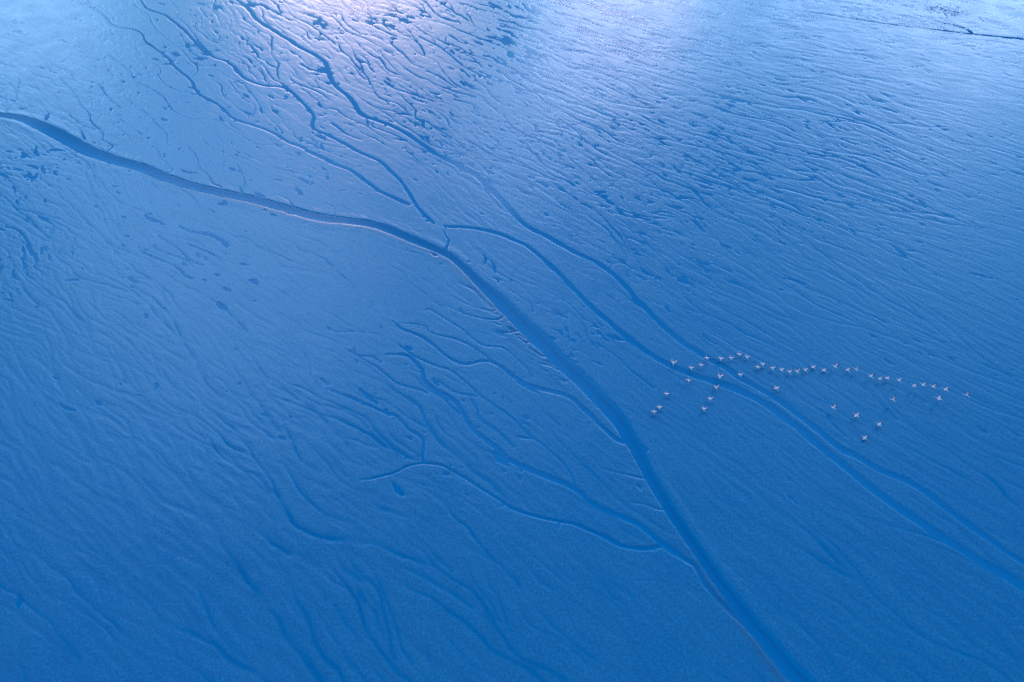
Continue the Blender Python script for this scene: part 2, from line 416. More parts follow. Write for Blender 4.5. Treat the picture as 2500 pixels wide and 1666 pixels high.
# ------------------------------------------------------------------ drainage field of the flat
# (x, y, fall angle in the picture, runnel strength, pool density)
FIELD = [(100, 60, 35, .35, .15), (100, 250, 36, .5, .5), (100, 400, 33, .6, .9), (60, 560, 36, .6, .9), (300, 60, 38, .5, .2), (380, 200, 42, .75, .4), (300, 320, 42, .65, .35),
         (560, 60, 42, .9, .5), (520, 200, 42, .85, .4), (600, 300, 40, .7, .5), (500, 390, 38, .5, .3), (760, 60, 38, 1.0, .9), (820, 160, 36, 1.0, 1.0), (900, 260, 34, 1.0, 1.0),
         (700, 330, 40, .8, .8), (1000, 60, 28, 1.0, 1.0), (1080, 160, 28, 1.0, 1.0), (1020, 260, 32, 1.0, 1.0), (1200, 40, 24, .9, 1.0), (1250, 160, 24, .8, .6),
         (1400, 60, 17, .8, .6), (1450, 200, 20, .75, .3), (1180, 330, 32, .7, .7), (1280, 420, 32, .7, .5), (1600, 60, 12, .75, .5), (1650, 200, 15, .8, .35), (1900, 40, 8, .6, .8),
         (2150, 40, 5, .5, 1.0), (2320, 60, 5, .4, .7), (1900, 160, 13, .75, .3), (2150, 160, 11, .5, .3), (2300, 250, 15, .3, .1), (1700, 320, 18, .9, .7), (1950, 320, 16, .9, .8),
         (2150, 330, 16, .6, .4), (2300, 450, 20, .4, .1), (1450, 340, 24, .8, .4), (1550, 450, 26, .9, .7), (1800, 450, 22, .95, .7), (2050, 480, 20, .8, .4), (2250, 620, 24, .5, .1),
         (1400, 520, 34, .8, .6), (1600, 600, 34, .8, .6), (1850, 620, 28, .7, .3), (2050, 700, 27, .6, .1), (2250, 800, 29, .6, .1), (1650, 740, 36, .7, .3), (1900, 800, 32, .6, .1),
         (850, 430, 38, .45, .06), (1000, 460, 38, .4, .08), (1150, 560, 34, .3, .1), (1200, 650, 40, .5, .3), (1350, 760, 42, .6, .6), (1480, 900, 44, .35, .2), (1650, 980, 44, .35, .1),
         (350, 540, 30, .55, .25), (250, 520, 32, .4, .1), (600, 470, 28, .35, .04), (700, 560, 28, .5, .04), (900, 640, 32, .4, .02), (450, 570, 34, .6, .25), (150, 700, 36, .35, .0),
         (300, 760, 38, .4, .0), (500, 760, 38, .4, .05), (700, 740, 36, .4, .05), (950, 740, 36, .6, .4), (1080, 800, 38, .6, .5), (800, 860, 38, .7, .12), (950, 900, 38, .8, .3),
         (1150, 960, 42, .7, .4), (100, 950, 42, .35, .05), (350, 950, 42, .45, .05), (600, 950, 42, .6, .1), (750, 1050, 42, .8, .2), (150, 1200, 50, .4, .0), (400, 1200, 48, .6, .0),
         (650, 1200, 44, .8, .0), (900, 1150, 36, .7, .1), (1150, 1080, 40, .5, .2), (1300, 1150, 36, .4, .1), (200, 1450, 52, .5, .0), (500, 1420, 50, .8, .0), (800, 1400, 50, .9, .0),
         (1100, 1350, 42, .8, .0), (1100, 1500, 44, .8, .0), (1400, 1400, 40, .7, .0), (1600, 1500, 42, .6, .0), (1700, 1200, 42, .35, .0), (1900, 1300, 40, .6, .0), (2100, 1450, 40, .7, .0),
         (1900, 1500, 42, .5, .0), (2250, 1400, 36, .7, .0), (2100, 1000, 34, .6, .0), (2280, 1100, 32, .6, .0), (2000, 900, 33, .5, .0)]
fa = np.array(FIELD, float)
g0 = ground_pts(fa[:, :2])
g1 = ground_pts(fa[:, :2] + 4 * np.stack([np.cos(np.radians(fa[:, 2])), np.sin(np.radians(fa[:, 2]))], 1))
fd = g1 - g0
fd /= np.linalg.norm(fd, axis=1)[:, None]
# coarse rasters, 1 m
gx, gy = np.meshgrid(np.arange(X0, X1) + .5, np.arange(Y0, Y1) + .5)
num = np.zeros(gx.shape + (4,))
den = np.zeros(gx.shape)
for (px, py), (ux, uy), s, p in zip(g0, fd, fa[:, 3], fa[:, 4]):
    w = 1 / (((gx - px) ** 2 + (gy - py) ** 2) + 60) ** 1.5
    num += w[..., None] * np.array([ux, uy, s, p])
    den += w
num /= den[..., None]
ANG = np.arctan2(num[..., 1], num[..., 0])
STR = num[..., 2]
POOL = num[..., 3]
calm = .45 + .55 * np.clip((gy - 70) / 90, 0, 1)      # straighter furrows close by
ANG2 = ANG + ((fbm(gx / 10, gy / 10, 3, 3) - .5) * .85 + (fbm(gx / 34, gy / 34, 31, 2) - .5) * .45) * calm


def coarse(arr, x, y):
    return arr[np.clip((y - Y0).astype(int), 0, arr.shape[0] - 1), np.clip((x - X0).astype(int), 0, arr.shape[1] - 1)]


# ------------------------------------------------------------------ runnels that run down the flat and join
OC = 0.8
onx, ony = int((X1 - X0) / OC), int((Y1 - Y0) / OC)
occ = np.zeros((ony, onx), np.int32)
for P in occ_pts:
    a = ((P[:, 0] - X0) / OC).astype(int)
    b = ((P[:, 1] - Y0) / OC).astype(int)
    m = (a >= 0) & (a < onx) & (b >= 0) & (b < ony)
    occ[b[m], a[m]] = 1
half_w = lambda y: (y * math.cos(PITCH) + CAM_H * math.sin(PITCH)) * 0.75 * 1.12


def run_down(occ, ntry, gaps, lengths, wander):
    """seed lines on open mud, let each follow the fall of the flat until it meets another"""
    lines = []
    rid = 2
    for k in range(ntry):
        sy = random.uniform(16, 312)
        hw = half_w(sy)
        sx = random.uniform(-hw - 8, hw)
        i, j = int((sy - Y0) / OC), int((sx - X0) / OC)
        gap = gaps[min(len(gaps) - 1, k * len(gaps) // ntry)]
        if not (gap < i < ony - gap - 1 and gap < j < onx - gap - 1) or occ[i - gap:i + gap + 1, j - gap:j + gap + 1].any():
            continue
        L = random.choice(lengths) * random.uniform(.7, 1.3)
        off = random.gauss(0, .10)
        jit = 0.0
        path = [(sx, sy)]
        x, y = sx, sy
        rid += 1
        while L > 0:
            ii, jj = int(y - Y0), int(x - X0)
            if not (0 <= ii < ANG2.shape[0] and 0 <= jj < ANG2.shape[1]):
                break
            jit = jit * .9 + random.gauss(0, wander)
            a = ANG2[ii, jj] + off + jit
            x += .45 * math.cos(a)
            y += .45 * math.sin(a)
            L -= .45
            path.append((x, y))
            i, j = int((y - Y0) / OC), int((x - X0) / OC)
            if not (0 <= i < ony and 0 <= j < onx):
                break
            if occ[i, j] and occ[i, j] != rid:
                break
            occ[i, j] = rid
        if len(path) > 7:
            lines.append(np.array(path))
    rx, ry, rw, rd = [], [], [], []
    for P in lines:
        n = len(P)
        t = np.linspace(0, n - 1, n * 4)
        u = t / (n - 1)
        size = min(1.0, .55 + n / 160)
        rx.append(np.interp(t, range(n), P[:, 0]))
        ry.append(np.interp(t, range(n), P[:, 1]))
        rw.append((.14 + .22 * np.sqrt(u)) * size * random.uniform(.8, 1.25))
        rd.append((.5 + .5 * np.minimum(u * 6, 1)) * np.minimum(1, (1.04 - u) * 8) * size)
    return map(np.concatenate, (rx, ry, rw, rd))


occ_faint = occ.copy()
rx, ry, rw, rd = run_down(occ, 16000, (3, 2, 1), (14, 26, 45, 70, 120), .09)
st = coarse(STR, rx, ry)
po = coarse(POOL, rx, ry)
mod = fbm(rx * .11, ry * .11, 41, 3)
fine = fbm(rx * .45, ry * .45, 47, 3)
near = np.clip((95 - ry) / 45, 0, 1)
wid = rw * (.7 + .4 * st) * (.55 + .9 * fine + .18 * po * np.clip(mod - .45, 0, 1) * 5) * (1 + 1.1 * near)
dpt = np.minimum(.115 * rd * st * (.35 + 1.2 * mod) * (.6 + .4 * np.clip(po * 2, 0, 1)), .13 - .085 * near)
stamp(DEP, rx, ry, wid.clip(.12, 1.0), dpt, 1.7, .2)
stamp(DAMP_SHADE, rx, ry, (wid * .8).clip(.15, .75), .36 * near * rd * (.35 + .65 * st.clip(0, 1)) * (.3 + 1.2 * mod).clip(0, 1), 1.9, .1)
# a closer set of faint furrows, never deep enough to hold water
rx, ry, rw, rd = run_down(occ_faint, 30000, (2, 1, 1), (10, 18, 32, 55), .06)
near = np.clip((110 - ry) / 60, 0, 1)
fine = fbm(rx * .35, ry * .35, 53, 3)
st = coarse(STR, rx, ry)
wid = (rw * (.6 + .9 * fine) * (1 + .9 * near)).clip(.14, .8)
stamp(DEP, rx, ry, wid, (.058 - .028 * near) * (1 - .35 * np.clip((ry - 140) / 60, 0, 1)) * rd * (.75 + .25 * st) * (.3 + 1.3 * fine).clip(0, 1), 1.9, .1)
stamp(DAMP_SHADE, rx, ry, wid * .8, (.20 + .14 * near) * rd * (.5 + .5 * st) * (.2 + 1.4 * fine).clip(0, 1), 1.8, .1)

# ------------------------------------------------------------------ shallow pools strung along the fall line
npool = 30000
px_ = rng.uniform(-225, 225, npool)
py_ = rng.uniform(14, 308, npool)
keep = (np.abs(px_) < half_w(py_) + 4) & (rng.random(npool) < coarse(POOL, px_, py_) * np.clip((fbm(px_ * .06, py_ * .06, 71, 3) - .33) * 3.2, 0, 1))
px_, py_ = px_[keep], py_[keep]
bx, by, bw, bd = [], [], [], []
an = coarse(ANG, px_, py_) + rng.normal(0, .3, len(px_))
for x, y, a in zip(px_, py_, an):
    big = random.random()
    ln = (random.uniform(.2, .8) if big < .62 else random.uniform(.8, 2.4) if big < .93 else random.uniform(2.5, 6))
    n = max(2, int(ln / .18))
    s = np.linspace(-.5, .5, n)
    bend = random.gauss(0, .25)
    xs = x + ln * (s * math.cos(a) - bend * s * s * math.sin(a))
    ys = y + ln * (s * math.sin(a) + bend * s * s * math.cos(a))
    w = (.16 + .09 * min(ln, 3.5)) * random.uniform(.7, 1.3) * (1.15 - 1.3 * np.abs(s - random.uniform(-.2, .2))).clip(.3)
    w = w * (.6 + .8 * vnoise(xs * 1.4, ys * 1.4, 5))
    bx.append(xs)
    by.append(ys)
    bw.append(w)
    bd.append(np.full(n, random.uniform(.07, .12)))
if bx:
    bx, by, bw, bd = map(np.concatenate, (bx, by, bw, bd))
    stamp(DEP, bx, by, bw.clip(.12), bd, 1.5, .4)

# scrubby, pitted hollow at the head of the far creek
c = ground_pts(Cc([(1815, 75)]))[0]
for n_, sx_, sy_ in ((320, 5.5, 4.2), (170, 2.8, 2.2)):
    q = rng.normal(0, 1, (n_, 2))
    hx, hy = c[0] + q[:, 0] * sx_ - .35 * q[:, 1] * sy_, c[1] + q[:, 1] * sy_ - .25 * q[:, 0] * sx_
    hw_ = rng.uniform(.25, .7, n_)
    stamp(DEP, hx, hy, hw_, rng.uniform(.02, .045, n_), 1.6, .3)
    stamp(DAMP_SHADE, hx, hy, hw_, rng.uniform(.2, .45, n_), 1.6, .4)

DEP = DEP.reshape(NY, NX)
SILT = SILT.reshape(NY, NX)
RIM = RIM.reshape(NY, NX)
DAMP_SHADE = DAMP_SHADE.reshape(NY, NX)

# ------------------------------------------------------------------ ground mesh, finer close by
ys = [20.0]
while ys[-1] < 309:
    y = ys[-1]
    d = math.hypot(y, CAM_H)
    ys.append(y + 0.72 * (d / 683.0) * d / CAM_H * .93)
ys = np.array(ys)
NU = 1290
us = np.linspace(-1.0, 1.0, NU)
hw_rows = half_w(ys) * 1.03
GX = us[None, :] * hw_rows[:, None]
GY = np.repeat(ys[:, None], NU, 1)


def sample(arr, x, y):
    fx = (x - X0) / CS - .5
    fy = (y - Y0) / CS - .5
    ix = np.clip(np.floor(fx).astype(int), 0, NX - 2)
    iy = np.clip(np.floor(fy).astype(int), 0, NY - 2)
    fx = np.clip(fx - ix, 0, 1)
    fy = np.clip(fy - iy, 0, 1)
    return (arr[iy, ix] * (1 - fx) + arr[iy, ix + 1] * fx) * (1 - fy) + (arr[iy + 1, ix] * (1 - fx) + arr[iy + 1, ix + 1] * fx) * fy


def sampled(arr, lod):
    """area average over a mesh cell, so that far runnels do not alias"""
    s = 0
    dy = np.gradient(ys)[:, None]
    for o in (-.33, 0, .33):
        s = s + sample(arr, GX, GY + o * dy * lod)
    return s / 3


dep = sampled(DEP, 1.0)
rim = sampled(RIM, 1.0)
silt = sampled(SILT, 1.0)
st = coarse(STR, GX, GY)
angc = coarse(ANG, GX, GY)
# low ridges drawn out along the fall line
ca, sa = math.cos(float(np.mean(ANG))), math.sin(float(np.mean(ANG)))
al = GX * ca + GY * sa
ac = -GX * sa + GY * ca
warp = (fbm(GX / 14, GY / 14, 13, 2) - .5) * 7
hum = (fbm(al / 9, (ac + warp) / 2.1, 23, 3) - .5) * .060 + (fbm(al / 2.5, (ac + warp) / .9, 29, 2) - .5) * .040
hum = hum * (.6 + .4 * st)
fl_near = fbm(al / 4.5 + warp * .1, (ac + warp) / .8, 37, 3) * .65 + fbm(al / 1.8, (ac + warp) / .6, 43, 2) * .35
fl_far = fbm(al / 8 + warp * .1, (ac + warp) / 1.9, 38, 3) * .7 + fbm(al / 4, (ac + warp) / 1.3, 44, 2) * .3
ff = np.clip((GY - 170) / 60, 0, 1)
fl = fl_near * (1 - ff) + fl_far * ff
pz = coarse(POOL, GX, GY) * np.clip((fbm(GX * .05, GY * .05, 83, 3) - .30) * 3, 0, 1)
cut = np.clip((fl - .625 + .06 * pz) / .06, 0, 1) * .09 * np.clip(pz * 1.6, 0, 1)
dep = np.maximum(dep, cut)
print('ANG', np.degrees(np.percentile(ANG, [2, 25, 50, 75, 98])))
rise = np.clip(1 - dep / .06, 0, 1)
Z = hum * (.4 + .6 * rise) + rim * rise - dep
# the flat stays dry above the water level unless it is cut
WATER = -0.052
wet = np.clip(dep / .10, 0, 1)
damp_shade = sampled(DAMP_SHADE, 1.0)
fade = np.clip((1 - np.abs(us)) / .035, 0, 1)[None, :]     # the relief dies out before the sheet turns coarse
Z, wet, damp_shade, silt = Z * fade, wet * fade, damp_shade * fade, silt * fade
print('VERTS', Z.size)
# outer ring: the flat goes on to the horizon
rows_, cols_ = GX.shape
ext_u = [60., 400., 3000., 12000.]
fullx = np.concatenate([np.stack([GX[:, 0] - e for e in ext_u[::-1]], 1), GX, np.stack([GX[:, -1] + e for e in ext_u], 1)], 1)
fully = np.concatenate([np.repeat(ys[:, None], 4, 1), GY, np.repeat(ys[:, None], 4, 1)], 1)
pad = lambda a: np.pad(a, ((0, 0), (4, 4)), mode='constant')
fz, fw, fs, fd_ = pad(Z), pad(wet), pad(silt), pad(damp_shade)
lo_y = [-9000., -1500., -150., -20., 5.]
hi_y = [340., 420., 900., 3000., 12000.]
bx0, bx1 = fullx[0], fullx[-1]
fullx = np.concatenate([np.repeat(bx0[None], 5, 0), fullx, np.repeat(bx1[None], 5, 0)], 0)
fully = np.concatenate([np.repeat(np.array(lo_y)[:, None], fully.shape[1], 1), fully, np.repeat(np.array(hi_y)[:, None], fully.shape[1], 1)], 0)
pad2 = lambda a: np.pad(a, ((5, 5), (0, 0)), mode='constant')
fz, fw, fs, fd_ = pad2(fz), pad2(fw), pad2(fs), pad2(fd_)
nr, nc = fullx.shape
co = np.stack([fullx, fully, fz], -1).reshape(-1, 3).astype(np.float32)
ii = np.arange(nr * nc).reshape(nr, nc)
quads = np.stack([ii[:-1, :-1], ii[:-1, 1:], ii[1:, 1:], ii[1:, :-1]], -1).reshape(-1, 4).astype(np.int32)
me = bpy.data.meshes.new('mudflat')
me.vertices.add(len(co))
me.vertices.foreach_set('co', co.ravel())
me.loops.add(quads.size)
me.loops.foreach_set('vertex_index', quads.ravel())
me.polygons.add(len(quads))
me.polygons.foreach_set('loop_start', np.arange(0, quads.size, 4, dtype=np.int32))
me.polygons.foreach_set('loop_total', np.full(len(quads), 4, np.int32))
me.polygons.foreach_set('use_smooth', np.ones(len(quads), bool))
for nm, arr in (('wet', fw), ('silt', fs), ('damp_shade', fd_)):
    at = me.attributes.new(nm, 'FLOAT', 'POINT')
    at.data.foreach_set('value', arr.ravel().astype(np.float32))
me.update()
flat = bpy.data.objects.new('mudflat', me)
COL.objects.link(flat)
flat['kind'] = 'structure'
flat['label'] = 'blue rippled tidal mudflat cut by winding creeks and runnels'
flat['category'] = 'mudflat'


# ------------------------------------------------------------------ materials
def mat(name):
    m = bpy.data.materials.new(name)
    m.use_nodes = True
    t = m.node_tree
    return m, t, t.nodes['Principled BSDF']


def rgbmix(t, fac, a, b):
    n = N(t, 'ShaderNodeMix', data_type='RGBA')
    for sock, v in (('Factor', fac), ('A', a), ('B', b)):
        if hasattr(v, 'links') or hasattr(v, 'is_linked'):
            t.links.new(v, n.inputs[sock])
        else:
            n.inputs[sock].default_value = v
    return n.outputs['Result']


def mrange(t, v, a, b, c, d):
    n = N(t, 'ShaderNodeMapRange')
    t.links.new(v, n.inputs['Value'])
    for k, q in zip(('From Min', 'From Max', 'To Min', 'To Max'), (a, b, c, d)):
        n.inputs[k].default_value = q
    return n.outputs[0]


def noise(t, vec, scale, detail=3, rough=.5):
    n = N(t, 'ShaderNodeTexNoise')
    n.inputs['Scale'].default_value = scale
    n.inputs['Detail'].default_value = detail
    n.inputs['Roughness'].default_value = rough
    t.links.new(vec, n.inputs['Vector'])
    return n.outputs['Fac']


mud, t, b = mat('wet_mud')
geo = N(t, 'ShaderNodeNewGeometry')
pos = geo.outputs['Position']
aw = N(t, 'ShaderNodeAttribute', attribute_name='wet').outputs['Fac']
asl = N(t, 'ShaderNodeAttribute', attribute_name='silt').outputs['Fac']
big = noise(t, pos, .012, 3)
mid = noise(t, pos, .11, 4)
grain = noise(t, pos, 2.2, 5, .75)
cA = rgbmix(t, mrange(t, big, .35, .65, 0, 1), (.001, .130, .268, 1), (.002, .126, .300, 1))
cB = rgbmix(t, mrange(t, mid, .3, .75, 0, .6), cA, (.003, .148, .286, 1))
cC = rgbmix(t, mrange(t, grain, .40, .64, 0, 1), cB, (.010, .215, .420, 1))
adm = N(t, 'ShaderNodeAttribute', attribute_name='damp_shade').outputs['Fac']
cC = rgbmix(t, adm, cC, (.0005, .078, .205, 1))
cD = rgbmix(t, mrange(t, aw, .05, 1.0, 0, 1), cC, (.0005, .186, .385, 1))
cE = rgbmix(t, asl, cD, (.045, .112, .225, 1))
t.links.new(cE, b.inputs['Base Color'])
t.links.new(mrange(t, mid, .3, .7, .24, .34), b.inputs['Roughness'])
b.inputs['IOR'].default_value = 1.5
# mud under water has no gloss of its own
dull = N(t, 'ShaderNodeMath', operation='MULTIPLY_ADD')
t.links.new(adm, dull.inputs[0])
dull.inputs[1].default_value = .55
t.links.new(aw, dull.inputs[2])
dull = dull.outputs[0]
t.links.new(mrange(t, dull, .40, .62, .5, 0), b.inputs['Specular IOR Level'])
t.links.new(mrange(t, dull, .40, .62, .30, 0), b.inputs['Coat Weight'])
b.inputs['Coat IOR'].default_value = 1.33
t.links.new(mrange(t, mid, .3, .7, .10, .20), b.inputs['Coat Roughness'])
bump = N(t, 'ShaderNodeBump')
bump.inputs['Strength'].default_value = .55
bump.inputs['Distance'].default_value = .04
t.links.new(grain, bump.inputs['Height'])
t.links.new(bump.outputs[0], b.inputs['Normal'])
me.materials.append(mud)

wat = bpy.data.materials.new('creek_water')
wat.use_nodes = True
t = wat.node_tree
t.nodes.remove(t.nodes['Principled BSDF'])
geo = N(t, 'ShaderNodeNewGeometry')
wv = noise(t, geo.outputs['Position'], .05, 3)
rip = noise(t, geo.outputs['Position'], 1.4, 3)
bump = N(t, 'ShaderNodeBump')
bump.inputs['Strength'].default_value = .06
bump.inputs['Distance'].default_value = .02
t.links.new(rip, bump.inputs['Height'])
trn = N(t, 'ShaderNodeBsdfTransparent')
t.links.new(rgbmix(t, mrange(t, wv, .3, .7, 0, 1), (.88, .98, 1.0, 1), (.92, .99, 1.0, 1)), trn.inputs['Color'])
gls = N(t, 'ShaderNodeBsdfGlossy')
gls.inputs['Roughness'].default_value = .05
t.links.new(bump.outputs[0], gls.inputs['Normal'])
frs = N(t, 'ShaderNodeFresnel')
frs.inputs['IOR'].default_value = 1.333
t.links.new(bump.outputs[0], frs.inputs['Normal'])
msh = N(t, 'ShaderNodeMixShader')
frt = N(t, 'ShaderNodeMath', operation='SUBTRACT')
frt.inputs[0].default_value = 1.0
t.links.new(geo.outputs['Backfacing'], frt.inputs[1])
frm = N(t, 'ShaderNodeMath', operation='MULTIPLY')
t.links.new(frs.outputs[0], frm.inputs[0])
t.links.new(frt.outputs[0], frm.inputs[1])
t.links.new(frm.outputs[0], msh.inputs[0])
t.links.new(trn.outputs[0], msh.inputs[1])
t.links.new(gls.outputs[0], msh.inputs[2])
t.links.new(msh.outputs[0], t.nodes['Material Output'].inputs['Surface'])
wm_ = bpy.data.meshes.new('water')
S = 11500.0
wm_.from_pydata([(-S, -8500, WATER), (S, -8500, WATER), (S, S, WATER), (-S, S, WATER)], [], [(0, 1, 2, 3)])
wm_.materials.append(wat)
water = bpy.data.objects.new('water', wm_)
COL.objects.link(water)
water['kind'] = 'structure'
water['label'] = 'still blue water standing in the creeks and pools'
water['category'] = 'water'


# ------------------------------------------------------------------ birds
def plain(name, col, rough=.7):
    m, t, b = mat(name)
    geo = N(t, 'ShaderNodeNewGeometry')
    oi = N(t, 'ShaderNodeTexCoord')
    nz = noise(t, oi.outputs['Object'], 14, 3)
    dark = tuple(c * .82 for c in col[:3]) + (1,)
    t.links.new(rgbmix(t, mrange(t, nz, .3, .7, 0, 1), dark, col), b.inputs['Base Color'])
    b.inputs['Roughness'].default_value = rough
    return m


M_WHITE = plain('white_plumage', (.96, .76, .78, 1))
M_PINK = plain('pink_plumage', (.90, .20, .36, 1))
M_PALE = plain('pale_pink_plumage', (.95, .68, .74, 1))
M_BLACK = plain('black_feathers', (.010, .010, .018, 1), .5)
M_LEG = plain('pink_legs', (.70, .33, .36, 1))
M_DARK = plain('dark_bill', (.03, .03, .04, 1), .4)
BIRD_MATS = [M_WHITE, M_PINK, M_PALE, M_BLACK, M_LEG, M_DARK]


def flamingo_mesh(lift, bend, sweep, neck_dip, span=.72):
    """one continuous skin: bill, head, neck, body, tail, trailing legs and both wings.
    Faces +Y. lift/bend: rise of the inner and outer wing, sweep: tips pulled back"""
    V, Fc, Mt = [], [], []
    # stations along the body: y, z, half-width, half-height, material of the strip behind it
    st_ = [(.885, -.085, .006, .006, 5), (.865, -.070, .014, .013, 5), (.840, -.035, .019, .018, 1), (.815, -.006, .026, .026, 0), (.770, .012, .040, .040, 0),
           (.725, .012, .026, .028, 0), (.66, .004 - neck_dip * .6, .028, .030, 0), (.56, -neck_dip, .029, .031, 0), (.45, -neck_dip, .031, .033, 0), (.36, -neck_dip * .6, .038, .041, 0),
           (.29, -.01, .065, .060, 0), (.22, 0, .110, .095, 0), (.12, .005, .142, .120, 0), (.00, .008, .152, .125, 0), (-.10, .010, .142, .110, 0),
           (-.20, .014, .118, .078, 0), (-.30, .018, .090, .044, 0), (-.38, .016, .060, .016, 0), (-.42, .000, .020, .010, 4), (-.52, -.006, .011, .007, 4),
           (-.62, -.012, .010, .006, 4), (-.72, -.018, .010, .006, 4), (-.75, -.020, .018, .006, 4), (-.82, -.026, .022, .005, 4), (-.84, -.028, .006, .003, 4)]
    n = 12
    W_I, W_J = 11, 15              # wing root stations
    for (y, z, hw, hh, m) in st_:
        for k in range(n):
            a = 2 * math.pi * (k + .5) / n          # k=n-1 is just under +X, k=0 just over it
            V.append((hw * math.cos(a), y, z + hh * math.sin(a)))
    for s in range(len(st_) - 1):
        for k in range(n):
            if W_I <= s < W_J and k in (n - 1, n // 2 - 1):
                continue
            k2 = (k + 1) % n
            Fc.append((s * n + k, s * n + k2, (s + 1) * n + k2, (s + 1) * n + k))
            Mt.append(st_[s][4])
    Fc.append(tuple(range(n)))
    Mt.append(5)
    e = (len(st_) - 1) * n
    Fc.append(tuple(e + k for k in reversed(range(n))))
    Mt.append(4)
    m_ = W_J - W_I + 1
    secs = [(.15, 1.0), (.24, .98), (.38, .92), (.50, .80), (.60, .62), (.68, .40), (.72, .16)]
    for side in (1, -1):
        up_k, dn_k = (0, n - 1) if side == 1 else (n // 2 - 1, n // 2)
        rt = [(W_I + q) * n + up_k for q in range(m_)]
        rb = [(W_I + q) * n + dn_k for q in range(m_)]
        prev_t, prev_b = rt, rb
        zz = .01
        px0 = .10
        for si, (sx, ch) in enumerate(secs):
            x = .10 + (sx - .10) * span / .72
            el = lift if sx < .40 else bend
            zz += (x - px0) * math.tan(el)
            px0 = x
            lead = .20 + .09 * min(1, sx / .34) - sweep * max(0, sx - .30) * 1.1
            tr = lead - .47 * ch
            ct, cb = [], []
            for q in range(m_):
                f = q / (m_ - 1)
                th = .018 * (1 - f) * ch + .003
                yy = lead + (tr - lead) * f
                camber = .03 * math.sin(math.pi * f) * ch
                V.append((side * x, yy, zz + camber + th))
                ct.append(len(V) - 1)
                V.append((side * x, yy, zz + camber - th))
                cb.append(len(V) - 1)
            for q in range(m_ - 1):
                outer = si >= 5
                mt = 3 if (q >= 3 and si >= 1) or (q >= 2 and si >= 4) or outer else (1 if q == 0 else 2)
                if si == 0:
                    mt = 0
                mb = 3 if q >= 1 else 1
                Fc.append((prev_t[q], ct[q], ct[q + 1], prev_t[q + 1]) if side == 1 else (prev_t[q], prev_t[q + 1], ct[q + 1], ct[q]))
                Mt.append(mt)
                Fc.append((prev_b[q], prev_b[q + 1], cb[q + 1], cb[q]) if side == 1 else (prev_b[q], cb[q], cb[q + 1], prev_b[q + 1]))
                Mt.append(mb)
            Fc.append((prev_t[0], prev_b[0], cb[0], ct[0]) if side == 1 else (prev_t[0], ct[0], cb[0], prev_b[0]))
            Mt.append(1)
            Fc.append((prev_t[-1], ct[-1], cb[-1], prev_b[-1]) if side == 1 else (prev_t[-1], prev_b[-1], cb[-1], ct[-1]))
            Mt.append(3 if si >= 1 else 0)
            prev_t, prev_b = ct, cb
        for q in range(m_ - 1):
            Fc.append((prev_t[q], prev_b[q], prev_b[q + 1], prev_t[q + 1]) if side == 1 else (prev_t[q], prev_t[q + 1], prev_b[q + 1], prev_b[q]))
            Mt.append(3)
    me = bpy.data.meshes.new('flamingo')
    me.from_pydata(V, [], Fc)
    for m in BIRD_MATS:
        me.materials.append(m)
    me.polygons.foreach_set('material_index', Mt)
    me.polygons.foreach_set('use_smooth', [True] * len(Fc))
    me.update()
    import bmesh
    bm = bmesh.new()
    bm.from_mesh(me)
    bmesh.ops.recalc_face_normals(bm, faces=bm.faces)
    bm.to_mesh(me)
    bm.free()
    return me


POSES = [flamingo_mesh(R(30), R(20), .30, .01), flamingo_mesh(R(14), R(6), .55, .02), flamingo_mesh(R(24), R(-34), .60, .0), flamingo_mesh(R(44), R(38), .15, .015),
         flamingo_mesh(R(2), R(-18), .45, .01)]

J = (1560, 850, 300 / 2352.0)
K = (1830, 850, 300 / 1882.0)
L_ = (2100, 850, 300 / 1882.0)
